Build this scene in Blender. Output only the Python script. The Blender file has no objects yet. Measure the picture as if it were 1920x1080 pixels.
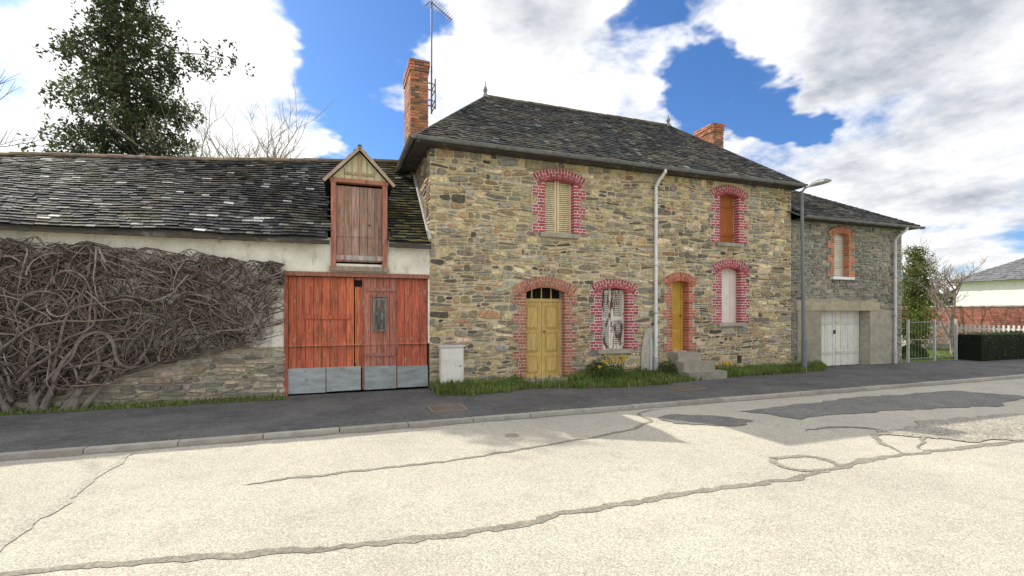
import bpy, math, random
from mathutils import Vector, noise, Matrix
random.seed(7)
R=random.random
def U(a,b): return a+(b-a)*random.random()
def lerp(a,b,t): return a+(b-a)*t
scene=bpy.context.scene
D=10.75
RZ=-.06

# ------------------------------------------------------------ mesh builder
class MB:
    def __init__(s): s.v=[];s.f=[];s.c=[];s.m=[]
    def face(s,pts,col=(.5,.5,.5),mi=0):
        n=len(s.v); s.v.extend([tuple(p) for p in pts]); s.f.append(tuple(range(n,n+len(pts)))); s.c.append(col); s.m.append(mi)
    def box(s,x0,x1,y0,y1,z0,z1,col=(.5,.5,.5),mi=0,rot=None,j=0):
        P=[Vector((x,y,z)) for z in (z0,z1) for y in (y0,y1) for x in (x0,x1)]
        if j: P=[p+Vector((U(-j,j),U(-j,j),U(-j,j))) for p in P]
        if rot:
            c,a=rot; c=Vector(c); M=Matrix.Rotation(a,3,'Y'); P=[M@(p-c)+c for p in P]
        n=len(s.v); s.v.extend([tuple(p) for p in P])
        for q in ((0,2,3,1),(4,5,7,6),(0,1,5,4),(2,6,7,3),(0,4,6,2),(1,3,7,5)):
            s.f.append(tuple(n+i for i in q)); s.c.append(col); s.m.append(mi)
    def tube(s,pts,rad,n=6,col=(.5,.5,.5),mi=0,cap=True):
        pts=[Vector(p) for p in pts]; k=len(pts)
        if not hasattr(rad,'__len__'): rad=[rad]*k
        base=len(s.v); prev=None
        for i,p in enumerate(pts):
            d=(pts[min(i+1,k-1)]-pts[max(i-1,0)])
            if d.length<1e-6: d=Vector((0,0,1))
            d.normalize()
            if prev is None:
                a=d.cross(Vector((0,0,1)))
                if a.length<.1: a=d.cross(Vector((0,1,0)))
            else:
                a=prev-d*prev.dot(d)
                if a.length<1e-4: a=d.cross(Vector((.3,1,.2)))
            a.normalize(); prev=a; b=d.cross(a)
            for t in range(n):
                g=2*math.pi*t/n
                s.v.append(tuple(p+(a*math.cos(g)+b*math.sin(g))*rad[i]))
        for i in range(k-1):
            for t in range(n):
                s.f.append((base+i*n+t,base+i*n+(t+1)%n,base+(i+1)*n+(t+1)%n,base+(i+1)*n+t)); s.c.append(col); s.m.append(mi)
        if cap:
            s.f.append(tuple(base+t for t in range(n))[::-1]); s.c.append(col); s.m.append(mi)
            s.f.append(tuple(base+(k-1)*n+t for t in range(n))); s.c.append(col); s.m.append(mi)
    def build(s,name,mats,parent=None,smooth=False):
        me=bpy.data.meshes.new(name); me.from_pydata(s.v,[],s.f)
        at=me.color_attributes.new('Col','FLOAT_COLOR','CORNER')
        buf=[]
        for f,c in zip(s.f,s.c): buf.extend([c[0],c[1],c[2],1.0]*len(f))
        at.data.foreach_set('color',buf)
        if not isinstance(mats,(list,tuple)): mats=[mats]
        for m in mats: me.materials.append(m)
        me.polygons.foreach_set('material_index',s.m)
        if smooth: me.polygons.foreach_set('use_smooth',[True]*len(s.f))
        me.update()
        o=bpy.data.objects.new(name,me); scene.collection.objects.link(o)
        if parent: o.parent=parent; o.matrix_parent_inverse=Matrix.Translation(parent.location).inverted()
        return o
def empty(name,loc):
    o=bpy.data.objects.new(name,None); o.location=loc; scene.collection.objects.link(o); o.empty_display_size=.3
    return o

# ------------------------------------------------------------ materials
def new_mat(name):
    m=bpy.data.materials.new(name); m.use_nodes=True; nt=m.node_tree
    return m,nt,nt.nodes,nt.links,nt.nodes['Principled BSDF']
def attr_mat(name,rough=.9,scale=8,amt=.25,bump=.3,stretch=(1,1,1),bscale=None,peel=None,stain=None,metal=0,spec=.3,transl=0):
    m,nt,N,L,B=new_mat(name)
    B.inputs['Roughness'].default_value=rough; B.inputs['Metallic'].default_value=metal
    B.inputs['Specular IOR Level'].default_value=spec
    A=N.new('ShaderNodeAttribute'); A.attribute_name='Col'
    tc=N.new('ShaderNodeTexCoord'); mp=N.new('ShaderNodeMapping'); mp.inputs['Scale'].default_value=stretch
    L.new(tc.outputs['Object'],mp.inputs['Vector'])
    no=N.new('ShaderNodeTexNoise'); no.inputs['Scale'].default_value=scale; no.inputs['Detail'].default_value=3; no.inputs['Roughness'].default_value=.65
    L.new(mp.outputs[0],no.inputs['Vector'])
    mr=N.new('ShaderNodeMapRange'); mr.inputs['From Min'].default_value=.3; mr.inputs['From Max'].default_value=.7
    mr.inputs['To Min'].default_value=1-amt; mr.inputs['To Max'].default_value=1+amt
    L.new(no.outputs['Fac'],mr.inputs['Value'])
    vm=N.new('ShaderNodeVectorMath'); vm.operation='SCALE'; L.new(A.outputs['Color'],vm.inputs[0]); L.new(mr.outputs[0],vm.inputs['Scale'])
    col=vm.outputs[0]
    for it,spec_ in enumerate([peel,stain]):
        if spec_:
            c,th,sc,st,wd=spec_
            mp2=N.new('ShaderNodeMapping'); mp2.inputs['Scale'].default_value=st; L.new(tc.outputs['Object'],mp2.inputs['Vector'])
            n2=N.new('ShaderNodeTexNoise'); n2.inputs['Scale'].default_value=sc; n2.inputs['Detail'].default_value=5; n2.inputs['Roughness'].default_value=.7
            L.new(mp2.outputs[0],n2.inputs['Vector'])
            m2=N.new('ShaderNodeMapRange'); m2.inputs['From Min'].default_value=th; m2.inputs['From Max'].default_value=th+wd
            L.new(n2.outputs['Fac'],m2.inputs['Value'])
            mx=N.new('ShaderNodeMix'); mx.data_type='RGBA'; L.new(m2.outputs[0],mx.inputs['Factor']); L.new(col,mx.inputs['A']); mx.inputs['B'].default_value=(*c,1)
            col=mx.outputs['Result']
    L.new(col,B.inputs['Base Color'])
    if transl:
        T=N.new('ShaderNodeBsdfTranslucent'); L.new(col,T.inputs['Color']); ms=N.new('ShaderNodeMixShader'); ms.inputs[0].default_value=transl
        L.new(B.outputs[0],ms.inputs[1]); L.new(T.outputs[0],ms.inputs[2]); L.new(ms.outputs[0],N['Material Output'].inputs['Surface'])
    if bump:
        nb=N.new('ShaderNodeTexNoise'); nb.inputs['Scale'].default_value=bscale or scale*4; nb.inputs['Detail'].default_value=2
        L.new(mp.outputs[0],nb.inputs['Vector'])
        bp=N.new('ShaderNodeBump'); bp.inputs['Strength'].default_value=bump; bp.inputs['Distance'].default_value=.02
        L.new(nb.outputs['Fac'],bp.inputs['Height']); L.new(bp.outputs[0],B.inputs['Normal'])
    return m
M_stone=attr_mat('stone',.92,14,.38,.5,bscale=40,stain=((.17,.15,.11),.64,2.2,(1,1,1),.14))
M_mortar=attr_mat('mortar',.95,9,.22,.5,bscale=50,stain=((.33,.29,.21),.56,1.8,(1,1,1),.2))
M_brick=attr_mat('brick',.85,18,.25,.4)
M_slate=attr_mat('slate',.8,6,.4,.3,stain=((.155,.148,.115),.56,3.5,(1,1,1),.12),spec=.3)
M_render=attr_mat('lime_render',.95,3,.14,.5,bscale=25,peel=((.50,.43,.30),.56,2.6,(1,1,.6),.14),stain=((.27,.255,.21),.58,1.6,(1.6,1,.4),.18))
M_redwood=attr_mat('red_painted_wood',.8,3,.45,.4,stretch=(10,10,.8),bscale=12,peel=((.44,.30,.22),.60,7,(2.5,1,.8),.05),stain=((.16,.06,.035),.59,2,(2.5,1,.6),.15))
M_oldwood=attr_mat('weathered_wood',.9,3,.45,.5,stretch=(12,12,.8),bscale=12,peel=((.42,.20,.145),.52,5,(3,1,.6),.1),stain=((.42,.38,.33),.58,4,(3,1,.5),.08))
M_peelwhite=attr_mat('peeling_white_paint',.8,4,.1,.3,stretch=(8,8,1),peel=((.16,.08,.05),.52,6,(2,1,.5),.03))
M_white=attr_mat('white_paint',.6,4,.1,.15,peel=((.55,.5,.4),.60,6,(3,1,.5),.1))
M_paint=attr_mat('painted_wood',.65,5,.22,.2,stretch=(6,6,.8))
M_zinc=attr_mat('zinc',.55,3,.25,.15,stretch=(1,1,3),peel=((.28,.25,.21),.58,5,(1,1,1),.1),spec=.5)
M_metal=attr_mat('grey_metal',.45,6,.12,.05,spec=.5)
M_bark=attr_mat('bark',.95,8,.3,0)
M_leaf=attr_mat('leaf',.7,1.5,.3,0,transl=.35)
M_conc=attr_mat('concrete',.95,5,.2,.4,bscale=40,stain=((.24,.22,.175),.56,2.5,(1,1,.6),.2))
M_dark=attr_mat('dark_void',.9,4,.1,0)

# ------------------------------------------------------------ generators
def interp(t,x):
    if x<=t[0][0]: return t[0][1]
    for a,b in zip(t,t[1:]):
        if x<=b[0]: return lerp(a[1],b[1],(x-a[0])/(b[0]-a[0]))
    return t[-1][1]
def vary(c,a=.2,h=.06):
    k=1+U(-a,a); return tuple(max(.01,x*k*(1+U(-h,h))) for x in c)
def rubble(mb,x0,x1,z0,z1,y,openings,hr,lr,palette,proud=(.004,.030),topfn=None,plane='F',gr=(.005,.014)):
    zs=[z0]
    while zs[-1]<z1-hr[0]: zs.append(zs[-1]+U(*hr))
    zs[-1]=z1
    ph=[(U(0,6),U(1.2,2.6),U(0,6),U(3.5,7)) for _ in zs]
    def b(i,x):
        if i==0 or i==len(zs)-1: return zs[i]
        p=ph[i]; a=.03
        return zs[i]+a*math.sin(x*p[1]+p[0])+a*.7*math.sin(x*p[3]+p[2])
    def stone(xa,xb,ba,ta):
        g=U(*gr); jx=.016
        xm=U(.3,.7)*(xb-xa)+xa
        lo=lambda x: ba(x)+g; hi=lambda x: ta(x)-g
        xa+=g; xb-=g
        if xb-xa<.03: return
        w=xb-xa; jz=min(.026,(hi(xm)-lo(xm))*.28); jx=min(.035,w*.17)
        pts=[(xa+U(0,jx),lo(xa)+U(0,jz)),(xm,lo(xm)+U(-.003,.006)),(xb-U(0,jx),lo(xb)+U(0,jz)),(xb+U(-.006,.004),lerp(lo(xb),hi(xb),U(.35,.65))),
             (xb-U(0,jx*1.6),hi(xb)-U(0,jz)),(xm+U(-.03,.03),hi(xm)+U(-.008,.003)),(xa+U(0,jx*1.6),hi(xa)-U(0,jz)),(xa+U(-.004,.006),lerp(lo(xa),hi(xa),U(.35,.65)))]
        if hi(xm)-lo(xm)<.016: return
        d=U(*proud); cx=sum(p[0] for p in pts)/8; cz=sum(p[1] for p in pts)/8
        ins=min(.010,(hi(xm)-lo(xm))*.2)
        col=vary(random.choices([p[0] for p in palette],[p[1] for p in palette])[0],.30,.08)
        kk=1+.35*nz(cx,y,cz,.7); col=tuple(c*kk for c in col)
        tilt=U(-.2,.2)
        n=len(mb.v)
        def put(px,pz,dd):
            if plane=='F': mb.v.append((px,y-dd,pz))
            else: mb.v.append((y-dd,px,pz))
        for p in pts: put(p[0],p[1],-.02)
        for p in pts: put(p[0],p[1],d*.7)
        for p in pts:
            ux,uz=cx-p[0],cz-p[1]; l=math.hypot(ux,uz)+1e-6
            put(p[0]+ux/l*ins,p[1]+uz/l*ins,d+(p[1]-cz)*tilt)
        for r in (0,1):
            for i in range(8):
                q=(n+r*8+i,n+r*8+(i+1)%8,n+r*8+8+(i+1)%8,n+r*8+8+i)
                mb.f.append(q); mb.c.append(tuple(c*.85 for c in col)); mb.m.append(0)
        mb.f.append(tuple(range(n+16,n+24))); mb.c.append(col); mb.m.append(0)
    for i in range(len(zs)-1):
        zm=(zs[i]+zs[i+1])/2
        iv=[(x0,x1)]
        for (a,bb,c,d) in openings:
            if zs[i+1]>c+.03 and zs[i]<d-.03:
                nv=[]
                for (p,q) in iv:
                    if bb<=p or a>=q: nv.append((p,q)); continue
                    if a>p: nv.append((p,a))
                    if bb<q: nv.append((bb,q))
                iv=nv
        for (p,q) in iv:
            x=p
            h=zs[i+1]-zs[i]
            while x<q-.02:
                l=U(*lr)*(0.6+.4*R()+ (0.25 if h>.1 else 0))
                if R()<.22: l*=.45
                xe=x+l
                if q-xe<.08: xe=q
                if topfn and zm>topfn((x+xe)/2): x=xe; continue
                if h>.085 and R()<.45:
                    f=U(.3,.7); sl=U(-.18,.18)
                    xc0=(x+xe)/2
                    mid=lambda xx,i=i,f=f,sl=sl,xc0=xc0: lerp(b(i,xx),b(i+1,xx),min(.85,max(.15,f+(xx-xc0)*sl*2)))
                    stone(x,xe,lambda xx:b(i,xx),mid)
                    if l>.25 and R()<.5:
                        xc=lerp(x,xe,U(.35,.65)); stone(x,xc,mid,lambda xx:b(i+1,xx)); stone(xc,xe,mid,lambda xx:b(i+1,xx))
                    else: stone(x,xe,mid,lambda xx:b(i+1,xx))
                else: stone(x,xe,lambda xx:b(i,xx),lambda xx:b(i+1,xx))
                x=xe
def wall_cells(mb,x0,x1,z0,z1,y,th,ops,col,mi=0,reveal=None):
    xs=sorted({x0,x1}|{min(max(o[k],x0),x1) for o in ops for k in (0,1)}); zs=sorted({z0,z1}|{min(max(o[k],z0),z1) for o in ops for k in (2,3)})
    for xa,xb in zip(xs,xs[1:]):
        for za,zb in zip(zs,zs[1:]):
            cx,cz=(xa+xb)/2,(za+zb)/2
            if any(o[0]<cx<o[1] and o[2]<cz<o[3] for o in ops): continue
            mb.face([(xa,y,za),(xb,y,za),(xb,y,zb),(xa,y,zb)],col,mi)
    rc=reveal or col
    for (a,b,c,d) in ops:
        mb.face([(a,y,c),(a,y+th,c),(a,y+th,d),(a,y,d)],rc,mi)
        mb.face([(b,y,c),(b,y,d),(b,y+th,d),(b,y+th,c)],rc,mi)
        mb.face([(a,y,d),(a,y+th,d),(b,y+th,d),(b,y,d)],rc,mi)
        mb.face([(a,y,c),(b,y,c),(b,y+th,c),(a,y+th,c)],rc,mi)
def brick_surround(mb,a,b,zb,zt,y,rise,ring,colr,short=.2,long_=.33,joint=(.78,.70,.66),rev=.13):
    spring=zt-rise; pr=.045
    bh=.058; g=.017; z=zb; k=0
    while z<spring-.01:
        ge=min(z+3*(bh+g),spring)
        wd=long_ if k%2==0 else short
        for side in (-1,1):
            e=a+.005 if side<0 else b-.005
            xa,xb=(e-wd,e) if side<0 else (e,e+wd)
            mb.box(xa,xb,y-pr+.002,y+rev,z,ge-.001,joint,0)
            zz=z; r=0
            while zz<ge-.02:
                h=min(bh,ge-zz-.008)
                if r%2==0: cuts=[xa,(xa+xb)/2,xb] if wd>.25 else [xa,xb]
                else: cuts=[xa,xa+wd*.3,xb-wd*.28,xb]
                for ci,(p,q) in enumerate(zip(cuts,cuts[1:])):
                    p2,q2=p+.009,q-.009
                    inner=(side<0 and ci==len(cuts)-2) or (side>0 and ci==0)
                    if inner and side<0: q2=q+.004
                    if inner and side>0: p2=p-.004
                    mb.box(p2,q2,y-pr-U(0,.004),y+(rev-.005 if inner else .02),zz+.006,zz+.006+h,vary(colr,.26,.07),0)
                zz+=bh+g; r+=1
        z=ge; k+=1
    w=(b-a)/2; cx=(a+b)/2
    w2=w+short*.95
    Rr=(w*w+rise*rise)/(2*rise); cz=zt-Rr
    am=math.asin(min(.98,w2/Rr))
    arc=2*am*(Rr+ring*.5); n=int(arc/.080)
    for i in range(n):
        t=-am+(i+.5)*2*am/n
        c=(cx,y,cz)
        hw=arc/n/2
        mb.box(cx-hw-.002,cx+hw+.002,y-pr-.003,y+.115,cz+Rr-.003,cz+Rr+ring,joint,0,rot=(c,t))
        s=ring*(.66 if i%2 else .34)
        for (za,zc) in ((-.006,s-.008),(s+.008,ring+.008)):
            mb.box(cx-hw+.010,cx+hw-.010,y-pr-.010-U(0,.005),y+(.11 if za<0 else .02),cz+Rr+za,cz+Rr+zc,vary(colr,.26,.07),0,rot=(c,t))
def planks(mb,x0,x1,z0,z1,y,w,col,th=.03,a=.15,gap=.008):
    n=max(1,round((x1-x0)/w)); 
    for i in range(n):
        xa=lerp(x0,x1,i/n); xb=lerp(x0,x1,(i+1)/n)
        mb.box(xa+gap/2,xb-gap/2,y-U(0,.008),y+th,z0+U(0,.008),z1,vary(col,a,.06))
def slates(mb,E0,E1,R0,R1,rows,w,colfn,skip=None,lift=.022):
    E0,E1,R0,R1=map(Vector,(E0,E1,R0,R1))
    for k in range(rows):
        v0=k/rows; v1=min(1.0,(k+1.5)/rows)
        L0=E0.lerp(R0,v0); Q0=E1.lerp(R1,v0); L1=E0.lerp(R0,v1); Q1=E1.lerp(R1,v1)
        d=(Q0-L0); ln=d.length; d.normalize()
        upv=((L1+Q1)-(L0+Q0))/2; upv=upv-d*upv.dot(d); nrm=d.cross(upv).normalized()
        if nrm.z<0: nrm=-nrm
        lo=(L1-L0).dot(d); hi=(Q1-L0).dot(d)
        u=-w*(.5 if k%2 else 0)-U(0,.04)
        while u<ln:
            ww=w*U(.8,1.2); a=max(0,u); b=min(ln,u+ww); u+=ww
            if b-a<.02: continue
            c=L0+d*(a+b)/2+upv*.4
            if skip and skip(c): continue
            ta=min(max(a,lo),hi); tb=min(max(b,lo),hi)
            if tb-ta<.005: ta=tb=(min(max((a+b)/2,lo),hi)); tb+=.002
            g=.003; lf=lift+U(0,.016); sk=U(-.014,.014)
            if R()<.03: sk-=.03
            dv=upv.normalized()
            p0=L0+d*(a+g)+nrm*lf+dv*sk; p1=L0+d*(b-g)+nrm*(lf+U(-.005,.005))+dv*(sk+U(-.008,.008))
            p2=L0+d*(tb-g)+upv+nrm*.003; p3=L0+d*(ta+g)+upv+nrm*.003
            col=colfn(c)
            mb.face([p0,p1,p2,p3],col)
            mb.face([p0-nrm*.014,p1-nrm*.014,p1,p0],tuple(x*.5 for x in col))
def nz(x,y,z=0,s=1): return noise.noise(Vector((x*s,y*s,z*s)))
def slate_col(moss=0,pale=.06,base=(.058,.058,.060)):
    def f(c):
        k=nz(c.x,c.y,c.z,.9); q=nz(c.x+30,c.y,c.z,2.5 if not moss else 1.3)
        col=vary(base,.40,.05)
        if R()<pale+(.45 if moss else .12)*max(0,q): col=vary((.20,.195,.18),.35,.03)
        if R()<pale*.12: col=(.45,.44,.41)
        if k>.0 and R()<.5: col=vary((.125,.11,.085),.3,.08)
        if moss and c.x>1.05 and R()<.6 : col=vary((.17,.15,.055),.3,.1)
        if moss and R()<.022: col=(.62,.61,.58)
        return col
    return f
PAL_A=[((.43,.335,.20),4),((.33,.275,.20),3),((.55,.42,.25),3),((.215,.185,.145),2.6),((.37,.335,.27),2.6),((.64,.52,.34),1.6),((.13,.115,.095),1.2),((.29,.28,.245),1.8),((.42,.27,.155),1.3)]
PAL_B=[((.26,.245,.20),4),((.33,.305,.24),3),((.19,.18,.155),3),((.37,.32,.23),1.4),((.27,.26,.225),2)]
PAL_C=[((.36,.32,.25),4),((.46,.41,.31),3),((.24,.22,.185),2.6),((.52,.44,.31),1.6)]

# ============================================================ MAIN STONE HOUSE
house=empty('stone_house',(7.4,13.4,0))
HX0,HX1=1.97,12.86; HZ=5.38
W_ul=(4.75,5.55,3.62,4.95); W_ur=(10.12,10.80,3.65,5.04)
W_ll=(6.32,7.10,.74,2.32);  W_lr=(10.17,10.88,1.39,2.95)
D_l=(4.26,5.30,.10,2.30);   D_r=(8.49,9.05,.64,2.55)
ops=[W_ul,W_ur,W_ll,W_lr,D_l,D_r]
vent=(10.78,10.98,.22,.46)
MC=(.60,.50,.335)
mb=MB(); wall_cells(mb,HX0,HX1,-.1,HZ,D,.30,ops+[vent],MC,0,reveal=(.62,.54,.42))
mb.face([(HX0,D,-.1),(HX0,D,HZ),(HX0,15.95,HZ),(HX0,15.95,-.1)],MC)
mb.face([(HX1,D,-.1),(HX1,15.95,-.1),(HX1,15.95,HZ),(HX1,D,HZ)],MC)
mb.face([(HX0,15.95,-.1),(HX0,15.95,HZ),(HX1,15.95,HZ),(HX1,15.95,-.1)],MC)
mb.build('walls',M_mortar,house)
sops=[(o[0]-.2,o[1]+.2,o[2]-.02,o[3]+.16) for o in ops]+[vent]
mb=MB(); rubble(mb,HX0-.01,HX1,-.02,HZ,D,sops,(.055,.17),(.13,.5),PAL_A)
rubble(mb,D,15.95,2.8,HZ,HX0,[],(.055,.15),(.12,.45),PAL_A,plane='S')
mb.build('wall_stones',M_stone,house)
mb=MB()
PINK=(.40,.085,.10); RED=(.48,.14,.085)
brick_surround(mb,*W_ul,D,.075,.25,PINK); brick_surround(mb,*W_ur,D,.07,.24,PINK)
brick_surround(mb,*W_ll,D,.07,.22,PINK); brick_surround(mb,*W_lr,D,.07,.24,PINK)
brick_surround(mb,*D_r,D,.07,.22,RED,short=.13,long_=.26,joint=(.55,.46,.37),rev=.2); brick_surround(mb,*D_l,D,.12,.25,(.42,.165,.11),joint=(.58,.49,.39))
mb.build('brick_surrounds',M_brick,house)
mb=MB()
for w in (W_ul,W_ur,W_ll,W_lr):
    mb.box(w[0]-.12,w[1]+.12,D-.10,D+.28,w[2]-.10,w[2]+.004,(.38,.35,.28),j=.006)
mb.box(8.40,9.15,10.36,10.9,-.02,.62,(.36,.335,.27),j=.01)
mb.box(8.30,9.30,10.02,10.355,-.02,.42,(.34,.315,.255),j=.012)
mb.box(8.22,9.42,9.72,10.015,-.02,.20,(.32,.30,.245),j=.012)
mb.box(4.1,5.45,10.40,10.74,-.02,.095,(.36,.335,.27),j=.008)
pl=[(7.5,.05),(7.92,.05),(7.9,.9),(7.8,1.3),(7.62,1.22),(7.52,.7)]
mb.face([(p[0],D-.045,p[1]) for p in pl],(.46,.43,.36))
mb.build('sills_and_steps',M_conc,house)
mb=MB()
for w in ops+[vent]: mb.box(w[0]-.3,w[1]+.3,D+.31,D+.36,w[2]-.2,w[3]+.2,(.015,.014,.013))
for i in range(4): mb.tube([(10.80+.05*i,D+.05,.22),(10.80+.05*i,D+.05,.46)],.008,5,(.06,.05,.04))
mb.build('dark_interior',M_dark,house)
mb=MB(); w=W_ul; y=D+.15
for (a,b) in ((w[0],(w[0]+w[1])/2-.01),((w[0]+w[1])/2+.01,w[1])):
    for (p,q) in ((a,a+.05),(b-.05,b)): mb.box(p,q,y-.03,y+.02,w[2],w[3],(.76,.64,.42))
    z=w[2]
    while z<w[3]-.05:
        mb.box(a+.052,b-.052,y-.02,y+.0,z,z+.034,vary((.72,.60,.39),.08)); z+=.05
mb.box(w[0],w[1],y+.021,y+.03,w[2],w[3],(.4,.33,.22))
mb.build('cream_shutters',M_paint,house)
mb=MB(); w=W_ur; y=D+.17
planks(mb,w[0],w[1]-.0,w[2],w[3],y,.11,(.40,.125,.035),a=.2); mb.box(w[0],w[1],y-.028,y-.009,w[3]-.35,w[3]-.27,(.34,.10,.03)); mb.box(w[0],w[1],y-.028,y-.009,w[2]+.22,w[2]+.30,(.34,.10,.03))
mb.build('brown_shutters',M_paint,house)
mb=MB(); w=W_lr; y=D+.15
planks(mb,w[0],w[1],w[2],w[3],y,.24,(.80,.76,.66),a=.05); mb.build('white_shutters',M_white,house)
mb=MB(); w=W_ll; y=D+.17
for (a,b) in ((w[0],(w[0]+w[1])/2-.005),((w[0]+w[1])/2+.005,w[1])):
    for (p,q) in ((a,a+.06),(b-.06,b)): mb.box(p,q,y-.035,y+.02,w[2],w[3],(.8,.76,.68))
    for zz in (w[2],(w[2]+w[3])/2-.04,w[3]-.14): mb.box(a+.061,b-.061,y-.033,y+.02,zz,zz+.09,(.8,.76,.68))
    z=w[2]+.1
    while z<w[3]-.15: mb.box(a+.062,b-.062,y-.02,y,z,z+.032,(.7,.66,.58)); z+=.048
mb.box(w[0],w[1],y+.021,y+.03,w[2],w[3],(.07,.05,.04))
mb.build('peeling_shutters',M_peelwhite,house)
mb=MB(); YEL=(.68,.45,.09)
w=D_r; y=D+.24
mb.box(w[0],w[1],y,y+.03,w[2],w[3],YEL)
for zz in (.72,1.25,1.75): mb.box(w[0]+.09,w[1]-.09,y-.014,y-.002,zz,zz+.42,vary((.60,.38,.06),.05))
mb.box(w[0],w[0]+.06,y-.03,y-.001,w[2],w[3],YEL); mb.box(w[1]-.06,w[1],y-.03,y-.001,w[2],w[3],YEL)
mb.tube([(w[1]-.09,y-.07,1.6),(w[1]-.09,y-.02,1.6)],.022,8,(.12,.1,.07))
w=D_l; y=D+.22; cx=(w[0]+w[1])/2; YD=(.62,.45,.16)
for (a,b) in ((w[0],cx-.004),(cx+.004,w[1])):
    mb.box(a,b,y,y+.04,w[2],1.95,YD)
    for (za,zb) in ((.2,.62),(.72,1.20),(1.28,1.86)):
        mb.box(a+.09,b-.09,y-.016,y-.002,za,zb,(.52,.36,.10)); mb.box(a+.13,b-.13,y-.026,y-.0165,za+.04,zb-.04,YD)
mb.box(w[0],w[1],y-.03,y+.05,1.951,2.03,YD)
for xx in (w[0]+.26,cx,w[1]-.26): mb.box(xx-.015,xx+.015,y+.0,y+.02,2.031,w[3],YD)
mb.tube([(cx+.06,y-.08,1.22),(cx+.06,y-.02,1.22)],.02,8,(.12,.1,.07))
mb.build('yellow_doors',M_paint,house)
EX0,EX1,EY0,EY1,EZ=1.585,12.95,10.40,16.30,5.47
A=(4.05,13.35,7.92); Bp=(10.43,13.35,7.92)
mb=MB()
c0=(.05,.05,.055)
def roofface(pts,dz=-.03): mb.face([(p[0],p[1],p[2]+dz) for p in pts],c0)
roofface([(EX0,EY0,EZ),(EX1,EY0,EZ),Bp,A]); roofface([(EX1,EY1,EZ),(EX0,EY1,EZ),A,Bp])
roofface([(EX0,EY1,EZ),(EX0,EY0,EZ),A]); roofface([(EX1,EY0,EZ),(EX1,EY1,EZ),Bp])
sc=slate_col(pale=.03)
slates(mb,(EX0,EY0,EZ),(EX1,EY0,EZ),A,Bp,32,.18,sc)
slates(mb,(EX1,EY1,EZ),(EX0,EY1,EZ),Bp,A,20,.3,sc)
slates(mb,(EX0,EY1,EZ),(EX0,EY0,EZ),A,A,26,.2,sc)
slates(mb,(EX1,EY0,EZ),(EX1,EY1,EZ),Bp,Bp,26,.2,sc)
def ridge_tiles(mb,p,q,r=.07,seg=.33,col=(.16,.14,.11)):
    p=Vector(p);q=Vector(q);n=max(1,int((q-p).length/seg)); d=(q-p)/n
    for i in range(n):
        a=p+d*i; b=p+d*(i+1.04)
        o=Vector((0,0,U(-.008,.008)))
        mb.tube([a+o,b+o],[r,r*.9],8,vary(col,.25))
ridge_tiles(mb,A,Bp)
mb.build('slate_roof',M_slate,house)
mb=MB()
for e,t in (((EX0,EY0,EZ),A),((EX1,EY0,EZ),Bp),((EX0,EY1,EZ),A),((EX1,EY1,EZ),Bp)):
    mb.tube([(e[0],e[1],e[2]+.01),(t[0],t[1],t[2]+.02)],.022,6,(.07,.07,.072))
mb.face([(EX0+.02,EY0+.02,5.37),(EX0+.02,EY1-.02,5.37),(EX1-.02,EY1-.02,5.37),(EX1-.02,EY0+.02,5.37)],(.05,.045,.04))
mb.box(EX0+.01,EX1-.01,EY0+.01,EY0+.03,5.36,5.45,(.06,.055,.05)); mb.box(EX0+.01,EX0+.03,EY0+.031,EY1-.03,5.36,5.45,(.06,.055,.05)); mb.box(EX1-.03,EX1-.01,EY0+.031,EY1-.03,5.36,5.45,(.06,.055,.05))
def gutter(mb,p,q,r=.065,col=(.18,.185,.18)):
    p=Vector(p);q=Vector(q);d=(q-p).normalized(); side=d.cross(Vector((0,0,1)))
    n=8; pr=[]
    for i in range(n+1):
        a=math.pi+math.pi*i/n; pr.append(side*math.cos(a)*r+Vector((0,0,1))*math.sin(a)*r)
    for i in range(n):
        mb.face([p+pr[i],q+pr[i],q+pr[i+1],p+pr[i+1]],col); mb.face([p+pr[i]*.9,p+pr[i+1]*.9,q+pr[i+1]*.9,q+pr[i]*.9],col)
    mb.tube([p+pr[0],q+pr[0]],.010,6,col); mb.tube([p+pr[-1],q+pr[-1]],.010,6,col)
    mb.face([p+x for x in pr],col); mb.face([q+x for x in pr],col)
    L=(q-p).length; k=int(L/.6)
    for i in range(k+1):
        a=p+d*(.1+i*(L-.2)/max(1,k)); mb.tube([a+x*1.06 for x in pr],.007,4,(.1,.1,.1))
gutter(mb,(EX0-.06,EY0-.06,5.45),(EX1+.02,EY0-.06,5.43)); gutter(mb,(EX0-.06,EY1,5.45),(EX0-.06,EY0-.13,5.45))
for P,h in ((A,.46),(Bp,.40)):
    mb.tube([(P[0],P[1],P[2]-.05),(P[0],P[1],P[2]+.06),(P[0],P[1],P[2]+.10),(P[0],P[1],P[2]+.13),(P[0],P[1],P[2]+.2),(P[0],P[1],P[2]+.26),(P[0],P[1],P[2]+.3),(P[0],P[1],P[2]+h)],[.13,.08,.035,.05,.07,.05,.022,.008],10,(.22,.23,.24))
mb.build('gutters_and_finials',M_zinc,house)
mb=MB()
def pipe(x,ztop,zb,mb,col=(.80,.81,.82),y0=10.34,r=.042):
    mb.tube([(x+.05,y0,ztop),(x+.05,y0,ztop-.1),(x+.0,y0+.22,ztop-.30),(x,D-.09,ztop-.42),(x,D-.09,zb)],r,10,col)
    z=zb+.4
    while z<ztop-.5: mb.box(x-.06,x+.06,D-.14,D-.02,z,z+.03,(.5,.5,.5)); z+=1.25
    mb.tube([(x,D-.09,zb+.02),(x,D-.09,zb+.5)],r*1.25,10,(.5,.51,.52))
pipe(7.94,5.42,.02,mb); 
mb.tube([(7.80,D-.06,.02),(7.80,D-.06,1.0)],.025,8,(.6,.6,.6))
mb.build('downpipe',M_white,house)
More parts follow.
